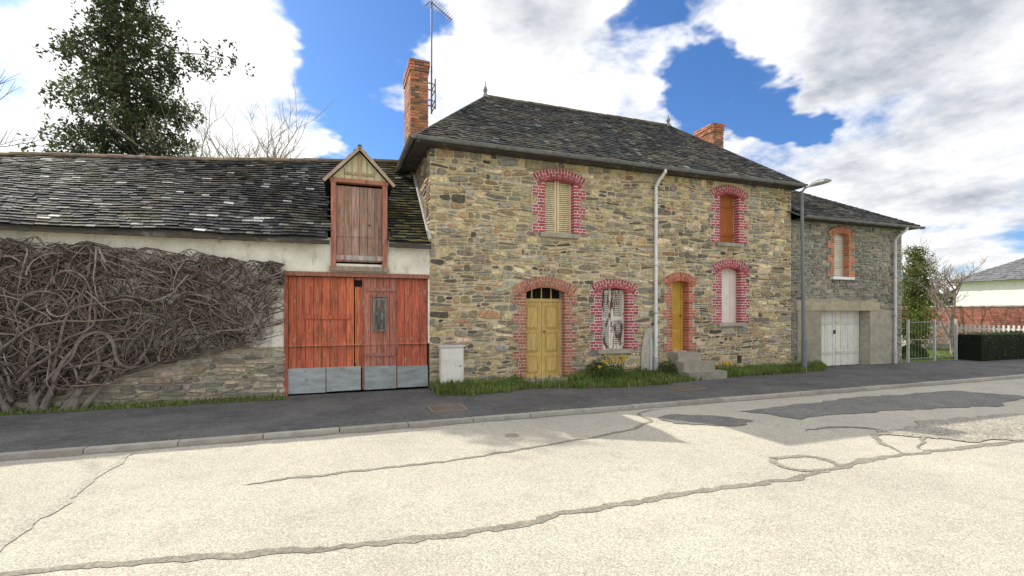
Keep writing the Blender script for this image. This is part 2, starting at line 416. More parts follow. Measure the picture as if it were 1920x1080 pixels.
def chimney(mb,x0,x1,y0,y1,z0,z1,col=(.44,.185,.105)):
    mb.box(x0+.01,x1-.01,y0+.01,y1-.01,z0,z1,(.42,.34,.24))
    z=z0; k=0; bh=.06; g=.014
    while z<z1-.02:
        fl=0
        if z>z1-.30: fl=.025
        if z>z1-.16: fl=.04
        for ax in (0,1):
            a,b=(x0,x1) if ax==0 else (y0,y1)
            x=a-(.11 if k%2 else 0)
            while x<b:
                p=max(a,x)+.006; q=min(b,x+.22)-.006; x+=.22
                if q-p<.03: continue
                c=vary(col,.35,.1) if R()>.2 else (.2,.12,.09)
                if ax==0:
                    mb.box(p-(fl if p<a+.02 else 0),q+(fl if q>b-.02 else 0),y0-fl-U(0,.008),y0+.05,z,z+bh,c); mb.box(p,q,y1-.05,y1+fl+U(0,.006),z,z+bh,c)
                else:
                    mb.box(x0-fl-U(0,.008),x0+.05,p+.051 if p<a+.05 else p,q,z+.0005,z+bh-.0005,c); mb.box(x1-.05,x1+fl+U(0,.006),p+.051 if p<a+.05 else p,q,z+.0005,z+bh-.0005,c)
        z+=bh+g; k+=1
    mb.box(x0-.03,x1+.03,y0-.03,y1+.03,z1,z1+.05,(.30,.20,.15),j=.008)
mb=MB(); chimney(mb,1.83,2.30,12.75,13.95,5.3,8.28); mb.build('brick_chimney',M_brick,house)
mb=MB(); chimney(mb,12.18,12.64,13.2,14.1,5.4,8.16); mb.build('brick_chimney_small',M_brick,house)

ant=empty('tv_antenna',(2.39,12.9,7.3)); mb=MB()
mx,my=2.40,12.85; G=(.10,.10,.11)
mb.tube([(mx,my,7.0),(mx,my,10.05)],.022,8,G)
for z in (7.2,7.35,7.62,7.8): mb.tube([(mx+.05,my,z),(mx-.45,my-.13,z)],.016,6,G); mb.tube([(mx+.08,my-.10,z),(mx+.08,my+.3,z)],.014,6,G)
mb.tube([(mx+.08,my-.1,7.1),(mx+.08,my-.1,7.9)],.018,6,G)
p0_=Vector((mx-.03,my+.03,10.02)); p1_=Vector((mx+.48,my-.28,9.46))
mb.tube([p0_,p1_],.014,6,G)
for i in range(12):
    t=i/11; p=p0_.lerp(p1_,t); s=.16-.05*t
    mb.tube([p+Vector((.55,-.35,.6))*s,p-Vector((.55,-.35,.6))*s],.008,4,G)
for s in (-1,1): mb.tube([p0_,p0_+Vector((.12*s-.03,0,.16*s))],.010,4,G)
mb.build('antenna_mast',M_metal,ant)

# ============================================================ SECOND STONE BUILDING (garage)
gar=empty('stone_garage_building',(15.4,13.4,0))
D2=D+.012; GX0,GX1,GZ=12.865,17.90,4.47
W_g=(14.64,15.31,2.80,4.20); Gd=(14.10,16.30,-.1,1.74)
MG=(.36,.34,.27)
mb=MB(); wall_cells(mb,GX0,GX1,-.1,GZ,D2,.34,[W_g,Gd],MG,0,reveal=(.45,.42,.34))
mb.face([(GX1,D2,-.1),(GX1,16,-.1),(GX1,16,GZ),(GX1,D2,GZ)],MG); mb.face([(GX0,16,-.1),(GX0,16,GZ),(GX1,16,GZ),(GX1,16,-.1)],MG)
mb.build('walls',M_mortar,gar)
mb=MB(); rubble(mb,GX0+.0,GX1,-.02,GZ,D2,[(W_g[0]-.14,W_g[1]+.14,W_g[2]-.02,W_g[3]+.12),(13.1,16.72,1.75,2.02),(13.1,17.5,-.1,1.76)],(.05,.12),(.12,.36),PAL_B,gr=(.004,.010))
mb.build('wall_stones',M_stone,gar)
mb=MB(); brick_surround(mb,*W_g,D2,.08,.20,(.50,.19,.10),short=.13,long_=.27,joint=(.46,.38,.29)); mb.build('brick_surround',M_brick,gar)
mb=MB()
mb.box(13.05,16.75,D2-.05,D2+.30,1.745,2.02,(.42,.37,.26)); mb.box(13.1,14.095,D2-.035,D2+.001,-.05,1.742,(.33,.30,.23)); mb.box(16.305,17.50,D2-.035,D2+.001,-.05,1.742,(.37,.34,.27))
mb.build('concrete_lintel',M_conc,gar)
mb=MB(); mb.box(W_g[0]-.14,W_g[1]+.16,D2-.12,D2+.2,2.72,2.803,(.82,.82,.8))
planks(mb,14.12,15.15,-.03,1.74,D2+.30,.115,(.76,.73,.66),a=.06); planks(mb,15.17,16.28,-.03,1.74,D2+.30,.115,(.76,.73,.66),a=.06)
for z in (.35,1.3): mb.box(14.16,15.1,D2+.276,D2+.290,z,z+.09,(.66,.63,.56)); mb.box(15.2,16.24,D2+.276,D2+.290,z,z+.09,(.66,.63,.56))
mb.box(15.06,15.13,D2+.25,D2+.288,1.0,1.12,(.1,.08,.07))
z=W_g[2]+.01
while z<W_g[3]-.03: mb.box(W_g[0],W_g[1],D2+.16,D2+.175,z,z+.06,vary((.70,.64,.54),.1)); z+=.07
mb.box(W_g[0],W_g[1],D2+.177,D2+.19,W_g[2],W_g[3],(.4,.36,.3))
mb.build('garage_doors_and_shutter',M_white,gar)
mb=MB()
A2=(15.5,13.35,6.32); A3=(12.5,13.35,6.32); e=4.56
E=[(12.70,10.40,e),(18.22,10.40,e),(18.22,16.3,e),(12.5,16.3,e)]
for pts in ([E[0],E[1],A2,A3],[E[2],E[3],A3,A2],[E[1],E[2],A2]): mb.face([(p[0],p[1],p[2]-.03) for p in pts],c0)
slates(mb,(12.97,10.40,e),E[1],(12.97,13.35,6.32),A2,26,.2,slate_col(pale=.05)); slates(mb,E[1],E[2],A2,A2,22,.22,sc); slates(mb,E[2],E[3],A2,A3,16,.3,sc)
ridge_tiles(mb,(12.9,13.35,6.32),A2)
mb.build('slate_roof',M_slate,gar)
mb=MB()
mb.face([(12.87,10.42,4.47),(12.87,16.28,4.47),(18.2,16.28,4.47),(18.2,10.42,4.47)],(.05,.045,.04))
mb.box(12.87,18.2,10.41,10.43,4.46,4.54,(.06,.055,.05)); mb.box(18.18,18.2,10.431,16.2,4.46,4.54,(.06,.055,.05))
gutter(mb,(12.9,10.34,4.53),(18.30,10.34,4.51),col=(.2,.2,.2)); mb.tube([E[1],A2],.022,6,(.07,.07,.072)); 
mb.build('gutter',M_zinc,gar)
mb=MB(); pipe(17.42,4.50,-.05,mb,(.62,.64,.65)); mb.build('downpipe',M_white,gar)

# ============================================================ BARN
barn=empty('barn',(-4,13.4,0))
BX0,BX1=-12,1.965
dop=(-.95,1.93,-.1,2.44)
dorm=(-.10,1.04)
def bridge(X): return 5.05+(X+6.7)*.0854
mb=MB()
wall_cells(mb,BX0,BX1,1.0,3.25,D,.3,[(dop[0],dop[1],1.0,2.44),(dorm[0],dorm[1],2.72,3.3)],(.84,.80,.69))
mb.build('rendered_wall',M_render,barn)
mb=MB()
BM=(.44,.39,.29)
mb.face([(BX0,D,-.1),(dop[0],D,-.1),(dop[0],D,1.0),(BX0,D,1.0)],BM); mb.face([(dop[0],D,-.1),(dop[0],D+.3,-.1),(dop[0],D+.3,1.0),(dop[0],D,1.0)],BM)
mb.face([(BX0,16.3,-.1),(BX0,16.3,3.2),(BX1,16.3,3.2),(BX1,16.3,-.1)],BM)
mb.face([(BX0,D,-.1),(BX0,D,3.2),(BX0,13.4,bridge(BX0)-.05),(BX0,16.3,3.2),(BX0,16.3,-.1)],BM)
mb.build('base_wall',M_mortar,barn)
mb=MB(); rubble(mb,BX0,dop[0],-.02,1.16,D,[],(.04,.13),(.15,.6),PAL_C,proud=(.01,.05),topfn=lambda x:1.03+.10*nz(x,3,0,1.3))
mb.build('base_stones',M_stone,barn)
def in_dormer(c): return dorm[0]-.05<c.x<dorm[1]+.05 and c.y<12.15
mb=MB()
n=46
for i in range(n):
    xa=lerp(BX0,BX1,i/n); xb=lerp(BX0,BX1,(i+1)/n)
    for j in range(10):
        va,vb=j/10,(j+1)/10
        def P(x,v): return (x,lerp(10.5,13.4,v),lerp(3.2,bridge(x),v)-.03)
        c=Vector(P((xa+xb)/2,(va+vb)/2))
        if dorm[0]<c.x<dorm[1] and c.y<12.1: continue
        mb.face([P(xa,va),P(xb,va),P(xb,vb),P(xa,vb)],(.05,.05,.05))
mb.face([(BX0,13.4,bridge(BX0)-.03),(BX1,13.4,bridge(BX1)-.03),(BX1,16.4,3.1),(BX0,16.4,3.1)],c0)
slates(mb,(BX0,10.5,3.2),(BX1-.02,10.5,3.2),(BX0,13.4,bridge(BX0)),(BX1-.02,13.4,bridge(BX1)),32,.17,slate_col(1,.14,(.07,.07,.072)),skip=in_dormer,lift=.030)
ridge_tiles(mb,(BX0,13.4,bridge(BX0)),(BX1-.35,13.4,bridge(BX1-.35)),.075,.34,(.22,.16,.11))
mb.v=[(x,y,z+ (.05*nz(x,y,0,.55)+.02*nz(x,y,5,1.6)) if z>3.0 and y<13.6 else z) for (x,y,z) in mb.v]
mb.build('slate_roof',M_slate,barn)
mb=MB(); mb.tube([(BX1-.03,10.5,3.27),(BX1-.03,13.4,bridge(BX1)+.06)],.045,6,(.5,.48,.42)); 
mb.box(BX0,-.12,10.52,10.56,3.08,3.165,(.08,.07,.055)); mb.box(1.06,BX1-.01,10.52,10.56,3.08,3.165,(.08,.07,.055))
x=BX0+.2
while x<BX1-.1:
    if not(-.15<x<1.1): mb.box(x,x+.07,10.57,10.75,3.10,3.16,(.10,.085,.065))
    x+=.42
mb.build('eave_trim',M_conc,barn)
mb=MB(); y=D+.06; RD=(.54,.145,.075)
mb.box(dop[0]-.02,dop[1]+.02,D-.05,D+.1,2.44,2.53,(.34,.15,.10))
mb.box(dop[0]-.04,dop[0]+.03,D-.02,D+.1,0,2.44,(.42,.13,.08))
planks(mb,-.915,.36,.50,2.43,y,.165,RD,a=.2)
planks(mb,.375,.54,.50,2.43,y+.003,.16,RD,a=.1)
planks(mb,1.245,1.92,.50,2.43,y,.17,(.48,.12,.07),a=.18)
mb.box(-.6,.3,y-.03,y-.010,1.55,1.63,vary(RD,.05))
mb.box(-.6,-.52,y-.028,y-.011,1.65,2.42,vary(RD,.05))
mb.build('red_barn_doors',M_redwood,barn)
mb=MB()
planks(mb,.555,1.235,.50,2.43,y-.03,.135,(.44,.15,.11),a=.22)
mb.box(.53,.556,y-.05,y,.05,2.43,(.36,.12,.08)); mb.box(1.236,1.262,y-.05,y,.05,2.43,(.28,.10,.07))
for z in (.75,2.15): mb.box(.6,1.2,y-.06,y-.039,z,z+.07,(.38,.17,.13))
mb.box(.74,1.03,y-.065,y-.039,1.28,2.0,(.20,.195,.185)); mb.box(.80,.98,y-.075,y-.066,1.33,1.95,(.10,.10,.098)); mb.box(.72,1.05,y-.07,y-.040,2.02,2.07,(.24,.17,.14))
mb.build('wicket_door',M_oldwood,barn)
mb=MB()
for (a,b) in ((-.93,-.20),(-.195,.50),(.56,1.24),(1.25,1.93)):
    mb.box(a+.004,b-.004,y-.045,y-.014,.03+U(0,.02),.53+U(-.03,.03),vary((.33,.355,.365),.16,.03),j=.006)
mb.build('zinc_kick_plates',M_zinc,barn)
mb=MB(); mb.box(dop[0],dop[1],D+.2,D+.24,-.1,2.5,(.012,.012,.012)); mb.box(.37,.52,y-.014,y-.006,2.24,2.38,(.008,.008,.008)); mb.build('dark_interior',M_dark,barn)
mb=MB(); cx=.47; dz=4.50; pk=5.10; y=D-.03
planks(mb,dorm[0]+.10,dorm[1]-.10,2.76,4.36,y+.05,.15,(.36,.23,.18),a=.2)
mb.box(dorm[0],dorm[0]+.10,y-.03,y+.14,2.66,4.42,(.44,.18,.125)); mb.box(dorm[1]-.10,dorm[1],y-.03,y+.14,2.66,4.42,(.44,.18,.125))
mb.box(dorm[0]-.02,dorm[1]+.02,y-.04,y+.14,4.421,4.50,(.44,.18,.125)); mb.box(dorm[0]-.03,dorm[1]+.03,y-.08,y+.14,2.56,2.657,(.32,.28,.22))
mb.box(dorm[0]+.1,dorm[1]-.1,y+.024,y+.040,2.80,2.90,(.45,.42,.38))
mb.tube([(cx+.2,y+.03,3.55),(cx+.2,y-.01,3.55)],.02,6,(.05,.04,.04))
mb.build('dormer_front',M_oldwood,barn)
mb=MB()
mb.face([(dorm[0],y+.02,4.50),(dorm[1],y+.02,4.50),(cx,y+.02,pk)],(.66,.58,.38))
mb.box(cx-.035,cx+.035,y-.012,y+.01,4.502,pk-.05,(.46,.34,.2))
mb.box(cx-.3,cx+.3,y-.015,y+.012,4.60,4.65,(.42,.3,.18))
for xx in (-.3,-.15,.15,.3): mb.box(cx+xx-.006,cx+xx+.006,y+.012,y+.019,4.502,pk-.06-abs(xx)*1.05,(.3,.25,.16))
mb.build('dormer_gable',M_paint,barn)
mb=MB()
for X in (dorm[0]+.01,dorm[1]-.01):
    yb=10.5+(4.5-3.2)/(bridge(X)-3.2)*2.9
    mb.face([(X,y+.15,2.9),(X,yb,4.5),(X,y+.15,4.5)],(.12,.11,.10)); mb.face([(X,y+.15,2.9),(X,11.2,3.2),(X,yb,4.5)],(.12,.11,.10))
yr=10.5+(pk+.06-3.2)/(bridge(cx)-3.2)*2.9
for s,X in ((-1,dorm[0]-.12),(1,dorm[1]+.12)):
    ze=4.44; yb=10.5+(ze-3.2)/(bridge(X)-3.2)*2.9
    f0=(X,y-.12,ze); f1=(cx,y-.12,pk+.07); b1=(cx,yr+.1,pk+.07); b0=(X,yb+.05,ze)
    mb.face([(p[0],p[1],p[2]-.03) for p in (f0,f1,b1,b0)],(.06,.06,.06))
    if s<0: slates(mb,b0,f0,b1,f1,6,.16,sc)
    else: slates(mb,f0,b0,f1,b1,6,.16,sc)
ridge_tiles(mb,(cx,y-.12,pk+.08),(cx,yr,pk+.08),.05,.25,(.15,.13,.1))
mb.build('dormer_roof',M_slate,barn)
mb=MB()
for X in (dorm[0]-.14,dorm[1]+.14):
    p=Vector((X,y-.13,4.40)); q=Vector((cx,y-.13,pk+.05)); d=(q-p).normalized(); nn=Vector((-d.z,0,d.x))*(.032)
    mb.face([p-nn,q-nn,q+nn,p+nn],(.46,.34,.25)); o=Vector((0,.03,0)); mb.face([p+nn+o,q+nn+o,q-nn+o,p-nn+o],(.3,.26,.2)); mb.face([p-nn,p-nn+o,q-nn+o,q-nn],(.3,.26,.2))
mb.build('dormer_bargeboards',M_conc,barn)

mb=MB(); mb.box(2.16,2.68,10.50,10.70,.05,.92,(.74,.71,.63)); mb.box(2.19,2.65,10.488,10.498,.10,.86,(.78,.75,.68)); mb.box(2.13,2.71,10.47,10.72,.921,.96,(.62,.6,.55)); mb.tube([(2.6,10.47,.5),(2.6,10.49,.5)],.015,6,(.1,.1,.1))
mb.build('utility_box',M_white)

# ============================================================ GROUND
def ground_mat(name,c1,c2,c3,rough=.9,fine=90,big=.6,bump=.5,speck=.5,f2=None,mid=.6):
    m,nt,N,L,B=new_mat(name); B.inputs['Roughness'].default_value=rough; B.inputs['Specular IOR Level'].default_value=.25
    tc=N.new('ShaderNodeTexCoord')
    def noi(s,d=4,r=.6):
        n=N.new('ShaderNodeTexNoise'); n.inputs['Scale'].default_value=s; n.inputs['Detail'].default_value=d; n.inputs['Roughness'].default_value=r; L.new(tc.outputs['Object'],n.inputs['Vector']); return n
    nb=noi(big); nm=noi(big*7); nf=noi(f2 or fine*.5,3,.85)
    v=N.new('ShaderNodeTexVoronoi'); v.inputs['Scale'].default_value=fine; L.new(tc.outputs['Object'],v.inputs['Vector'])
    r1=N.new('ShaderNodeMapRange'); r1.inputs['From Min'].default_value=.35; r1.inputs['From Max'].default_value=.65; L.new(nb.outputs['Fac'],r1.inputs['Value'])
    m1=N.new('ShaderNodeMix'); m1.data_type='RGBA'; m1.inputs['A'].default_value=(*c1,1); m1.inputs['B'].default_value=(*c2,1); L.new(r1.outputs[0],m1.inputs['Factor'])
    r2=N.new('ShaderNodeMapRange'); r2.inputs['From Min'].default_value=.5; r2.inputs['From Max'].default_value=.72; r2.inputs['To Max'].default_value=mid; L.new(nm.outputs['Fac'],r2.inputs['Value'])
    m2=N.new('ShaderNodeMix'); m2.data_type='RGBA'; m2.inputs['B'].default_value=(*c3,1); L.new(m1.outputs['Result'],m2.inputs['A']); L.new(r2.outputs[0],m2.inputs['Factor'])
    bw=N.new('ShaderNodeSeparateColor'); L.new(v.outputs['Color'],bw.inputs[0])
    r3=N.new('ShaderNodeMapRange'); r3.inputs['To Min'].default_value=1-speck; r3.inputs['To Max'].default_value=1+speck; L.new(bw.outputs[0],r3.inputs['Value'])
    r4=N.new('ShaderNodeMapRange'); r4.inputs['From Min'].default_value=.3; r4.inputs['From Max'].default_value=.7; r4.inputs['To Min'].default_value=1-speck*.45; r4.inputs['To Max'].default_value=1+speck*.45; L.new(nf.outputs['Fac'],r4.inputs['Value'])
    mu=N.new('ShaderNodeMath'); mu.operation='MULTIPLY'; L.new(r3.outputs[0],mu.inputs[0]); L.new(r4.outputs[0],mu.inputs[1])
    sc_=N.new('ShaderNodeVectorMath'); sc_.operation='SCALE'; L.new(m2.outputs['Result'],sc_.inputs[0]); L.new(mu.outputs[0],sc_.inputs['Scale']); L.new(sc_.outputs[0],B.inputs['Base Color'])
    bp=N.new('ShaderNodeBump'); bp.inputs['Strength'].default_value=bump; bp.inputs['Distance'].default_value=.006; L.new(v.outputs['Distance'],bp.inputs['Height']); L.new(bp.outputs[0],B.inputs['Normal'])
    return m
M_road=ground_mat('worn_chip_asphalt',(.50,.47,.39),(.43,.405,.34),(.36,.34,.285),fine=120,f2=55,big=.42,speck=.36,bump=.4,mid=.5)
M_pave=ground_mat('dark_asphalt',(.145,.144,.142),(.09,.09,.092),(.19,.185,.17),fine=100,f2=18,big=.9,speck=.35)
M_patch=ground_mat('patched_asphalt',(.17,.168,.16),(.22,.215,.20),(.13,.13,.125),fine=90,f2=12,big=1.2,speck=.4)
M_tar=ground_mat('tar_seal',(.22,.205,.17),(.27,.25,.205),(.32,.30,.25),fine=60,f2=14,big=1.5,speck=.3,mid=.7)
M_lawn=ground_mat('lawn_grass',(.13,.20,.04),(.17,.23,.055),(.19,.20,.08),fine=40,big=.8,speck=.4)
M_soil=ground_mat('earth',(.10,.13,.04),(.13,.12,.06),(.08,.12,.03),fine=50,big=2,speck=.5)
def sheet(name,mat,x0,x1,y0,y1,z):
    m=MB(); m.face([(x0,y0,z),(x1,y0,z),(x1,y1,z),(x0,y1,z)]); return m.build(name,mat)
sheet('ground',M_lawn,-900,900,-900,900,RZ-.03)
sheet('road',M_road,-120,150,-7,7.45,RZ)
sheet('pavement',M_pave,-120,150,7.58,D+.02,-.006)
sheet('lawn',M_lawn,17.9,60,D+.02,40,-.002)
mb=MB(); x=-30
while x<60:
    l=U(.95,1.05); mb.box(x+.006,x+l-.006,7.45+U(-.005,.005),7.58,-.12,U(-.006,.003),vary((.38,.36,.31),.18,.03)); x+=l
mb.build('kerb',M_conc)
def ribbon(mb,pts,w,z,sub=16,jit=.03,gaps=0):
    P=[Vector((p[0],p[1],0)) for p in pts]; Q=[]
    for i in range(len(P)-1):
        p0=P[max(i-1,0)];p1=P[i];p2=P[i+1];p3=P[min(i+2,len(P)-1)]
        for k in range(sub):
            t=k/sub; q=.5*((2*p1)+(-p0+p2)*t+(2*p0-5*p1+4*p2-p3)*t*t+(-p0+3*p1-3*p2+p3)*t**3)
            q=q+Vector((nz(q.x,q.y,1,3),nz(q.x,q.y,7,3),0))*jit*1.8+Vector((nz(q.x,q.y,1,11),nz(q.x,q.y,7,11),0))*jit*1.1; Q.append(q)
    Q.append(P[-1]); prev=None; n=len(Q)
    for i,q in enumerate(Q):
        d=(Q[min(i+1,len(Q)-1)]-Q[max(i-1,0)]).normalized(); tp=min(1,i/12,(n-1-i)/12)
        s=Vector((-d.y,d.x,0))*w*(.6+1.1*abs(nz(q.x*3,q.y*3,2,1.5)))*(.15+.85*tp)*U(.85,1.15)
        a=(q+s).to_tuple()[:2]+(z,); b=(q-s).to_tuple()[:2]+(z,)
        if prev: mb.face([prev[1],b,a,prev[0]])
        prev=(a,b)
mb=MB()
C1=[(-6,4.5),(-2.11,4.2),(-1.34,4.10),(-.11,3.85),(1.09,3.73),(2.09,3.795),(3.28,3.82),(4.49,3.77),(5.33,3.87),(6.63,3.93),(8.59,3.79),(12,3.9)]
C2=[(-.9,5.55),(-.37,5.6),(.51,5.59),(1.37,5.62),(2.25,5.76),(3.77,6.06),(4.64,6.44),(4.85,6.8),(4.99,7.15),(5.6,7.3)]
C3=[(5.35,3.87),(5.5,4.1),(5.31,4.32),(4.93,4.34),(4.75,4.1),(4.9,3.92),(5.2,3.85)]
C4=[(6.6,3.93),(7.0,4.5),(7.6,4.9),(7.1,5.25),(6.5,5.2)]
C5=[(-2.37,7.4),(-2.40,6.2),(-2.37,5),(-2.45,3.5)]
ribbon(mb,C1,.052,RZ+.0045); ribbon(mb,C2,.034,RZ+.0055); ribbon(mb,C3,.05,RZ+.0065,jit=.035); ribbon(mb,C4,.042,RZ+.0075)
ribbon(mb,[(7,4.0),(8.5,4.6),(10.5,4.3),(13,4.5)],.04,RZ+.0085)
mb.build('road_crack_seal',M_tar)
mb=MB(); ribbon(mb,C5,.06,RZ+.0065,jit=.03)
mb.build('road_crack_seal.001',ground_mat('faint_seal',(.38,.36,.30),(.41,.39,.33),(.34,.325,.275),fine=80,big=3,speck=.35))
mb=MB()
def blobpoly(pts,z,jit=.05,sub=14):
    out=[]
    for i in range(len(pts)):
        a=Vector(pts[i]);b=Vector(pts[(i+1)%len(pts)])
        for k in range(sub):
            q=a.lerp(b,k/sub); out.append((q.x+nz(q.x,q.y,3,2.5)*jit*3+nz(q.x,q.y,3,9)*jit,q.y+nz(q.x,q.y,9,2.5)*jit*2+nz(q.x,q.y,6,9)*jit,z))
    mb.face(out)
blobpoly([(6.76,6.65),(9.82,6.85),(12.8,6.75),(13.6,5.8),(11.74,5.34),(9.67,5.73),(7.25,5.85)],RZ+.0095,.07)
blobpoly([(4.95,6.55),(5.3,6.75),(6.1,6.5),(6.3,6.0),(5.76,5.75),(5.1,6.1)],RZ+.0095,.07)
mb.build('road_patch',M_patch)
mb=MB()
blobpoly([(7.3,4.7),(8.8,5.0),(11,4.9),(12,4.0),(9.5,3.6),(8,4.0)],RZ+.0115,.08)
mb.build('road_patch.001',ground_mat('old_patch',(.36,.335,.28),(.29,.275,.23),(.42,.395,.33),fine=50,f2=10,big=2.5,speck=.5))
mb=MB(); 
for i in range(320):
    xa=-30+i*.25; f=lambda x:.05+.12*abs(nz(x,0,0,1.1))+.03*nz(x,0,4,5); w0=f(xa); w1=f(xa+.25)
    mb.face([(xa,7.444-w0,RZ+.0035),(xa+.25,7.444-w1,RZ+.0035),(xa+.25,7.46,RZ+.0035),(xa,7.46,RZ+.0035)])
mb.build('road_gutter_dirt',M_tar)
def manhole(x0,x1,y0,y1,z=0.0):
    m=MB(); c=(.22,.19,.15); m.box(x0,x1,y0,y0+.04,z-.02,z+.012,c); m.box(x0,x1,y1-.04,y1,z-.02,z+.012,c); m.box(x0,x0+.04,y0+.041,y1-.041,z-.02,z+.012,c); m.box(x1-.04,x1,y0+.041,y1-.041,z-.02,z+.012,c)
    m.box(x0+.041,x1-.041,y0+.041,y1-.041,z-.02,z+.004,(.15,.12,.09))
    nx=6
    for i in range(nx):
        for j in range(5):
            xx=lerp(x0+.08,x1-.12,i/(nx-1)); yy=lerp(y0+.08,y1-.12,j/4); m.box(xx,xx+.04,yy,yy+.04,z+.002,z+.010,(.18,.15,.12))
    m.build('manhole_cover',M_metal)
manhole(1.52,2.16,8.12,8.68); manhole(6.95,7.75,8.55,8.95)
m=MB(); m.tube([(2.35,6.45,RZ-.01),(2.35,6.45,RZ+.006)],.10,20,(.28,.25,.19)); m.build('valve_cover',M_conc)

# ============================================================ VEGETATION
def blade(mb,x,y,z,h,w,col,lean=.4):
    a=U(0,6.28); dx,dy=math.cos(a),math.sin(a); lx,ly=U(-lean,lean)*h,U(-lean,lean)*h
    p=[(x-dx*w,y-dy*w,z),(x+dx*w,y+dy*w,z),(x+dx*w*.7+lx*.4,y+dy*w*.7+ly*.4,z+h*.6),(x-dx*w*.7+lx*.4,y-dy*w*.7+ly*.4,z+h*.6)]
    mb.face(p,col); mb.face([p[3],p[2],(x+lx,y+ly,z+h)],col)
GP=[(.15,.25,.045),(.20,.30,.06),(.10,.18,.035),(.23,.27,.085),(.28,.26,.12)]
FE=[(1.95,9.75),(2.6,9.55),(3.4,9.7),(4.1,10.0),(5.3,9.6),(6.2,9.4),(7.2,9.45),(8.0,9.65),(9.3,9.9),(10.5,9.95),(12,10.0),(13.2,10.1),(14.0,10.55)]
mb=MB()
x=1.95
while x<14.0:
    a=interp(FE,x)+.12*nz(x,1,0,3); b=interp(FE,x+.1)+.12*nz(x+.1,1,0,3); mb.face([(x,a,-.0),(x+.1,b,-.0),(x+.1,D,.0),(x,D,.0)]); x+=.1
x=-12
while x<-.95:
    a=10.35+.12*nz(x,1,0,2); b=10.35+.12*nz(x+.1,1,0,2); mb.face([(x,a,.0),(x+.1,b,.0),(x+.1,D,.0),(x,D,.0)]); x+=.1
mb.build('verge_soil',M_soil)
mb=MB()
for _ in range(24000):
    x=U(1.95,14.0); f=interp(FE,x)+.15*nz(x,2,0,4); t=R()**.9; y=lerp(f-.08,D-.05,t)
    if 8.2<x<9.45 and y>9.70: continue
    if 4.15<x<5.4 and y>10.0 and R()<.8: continue
    dens=.65+.9*nz(x,y,0,1.6)+ (.3 if 5.4<x<8.2 else 0)
    if R()>dens+.35: continue
    h=U(.05,.15)*(1+1.2*t*R())
    blade(mb,x,y,0,h,U(.006,.013),vary(random.choice(GP),.25,.1))
for _ in range(2500):
    x=U(-12,-.95); blade(mb,x,U(10.3,D-.03),0,U(.03,.10),.009,vary(random.choice(GP),.25,.1))
for _ in range(160):
    x=U(-5,16); blade(mb,x,7.59+U(-.01,.02),-.01,U(.02,.05),.008,vary(random.choice(GP),.25,.1))
mb.build('grass_verge',M_leaf)
mb=MB()
def clump(cx,cy,r,h,n,mb):
    for _ in range(n):
        a=U(0,6.28); rr=r*math.sqrt(R()); x=cx+math.cos(a)*rr*1.3; y=min(D-.04,cy+math.sin(a)*rr*.7)
        blade(mb,x,y,0,h*U(.5,1.05)*(1-.45*rr/r),U(.010,.02),vary(random.choice(GP),.3,.1),.5)
for c in ((6.0,10.35,.4,.55,520),(6.6,10.4,.3,.42,300),(8.15,10.4,.22,.45,300),(7.3,10.35,.35,.32,300),(9.6,10.4,.25,.34,220),(2.3,10.3,.3,.25,180),(5.6,10.3,.3,.4,220),(12.2,10.45,.4,.22,220),(10.2,10.45,.4,.2,180),(3.1,10.2,.4,.25,220),(11.2,10.4,.5,.2,220),(13.2,10.45,.4,.2,160)): clump(*c,mb)
def leafq(mb,p,s,col,flat=0):
    n=Vector((U(-1,1),U(-1,1),U(-1,1)+flat))
    if n.length<.1: n=Vector((0,0,1))
    n.normalize(); a=n.orthogonal().normalized(); a=Matrix.Rotation(U(0,6.28),3,n)@a; b=n.cross(a)
    mb.face([p-a*s,p-b*s*.45,p+a*s,p+b*s*.45],col)
for (cx,cy,r,h,n) in ((6.15,10.35,.5,.65,1200),(8.12,10.4,.28,.48,550),(7.35,10.45,.4,.3,350),(2.4,10.4,.3,.2,200),(9.65,10.45,.25,.25,250)):
    for _ in range(n):
        a=U(0,6.28); rr=math.sqrt(R()); z=h*R()*(1-.5*rr); leafq(mb,Vector((cx+math.cos(a)*rr*r,min(D-.04,cy+math.sin(a)*rr*r*.7),z+.03)),U(.02,.04),vary(random.choice([(.07,.12,.03),(.10,.16,.045),(.045,.08,.025)]),.3,.1))
mb.build('weed_clumps',M_leaf)
mb=MB()
for (cx,cy,n,h) in ((6.3,10.0,13,.60),(6.0,9.95,6,.5),(9.62,10.1,8,.34)):
    for _ in range(n):
        x=cx+U(-.25,.25); y=cy+U(-.1,.15); hh=h*U(.75,1.1); mb.tube([(x,y,0),(x+.01,y,hh*.6),(x+.02,y-.02,hh)],.005,4,(.12,.2,.04))
        c=Vector((x+.02,y-.03,hh)); pt=U(-.5,.5)
        for k in range(6):
            a=k*math.pi/3+pt; d=Vector((math.cos(a),-.15,math.sin(a))); s=Vector((-math.sin(a),0,math.cos(a)))
            mb.face([c,c+d*.022+s*.012,c+d*.042,c+d*.022-s*.012],(.85,.64,.03))
        mb.tube([c,c+Vector((0,-.03,0))],[.010,.016],6,(.8,.47,.02))
mb.build('daffodils',M_leaf)

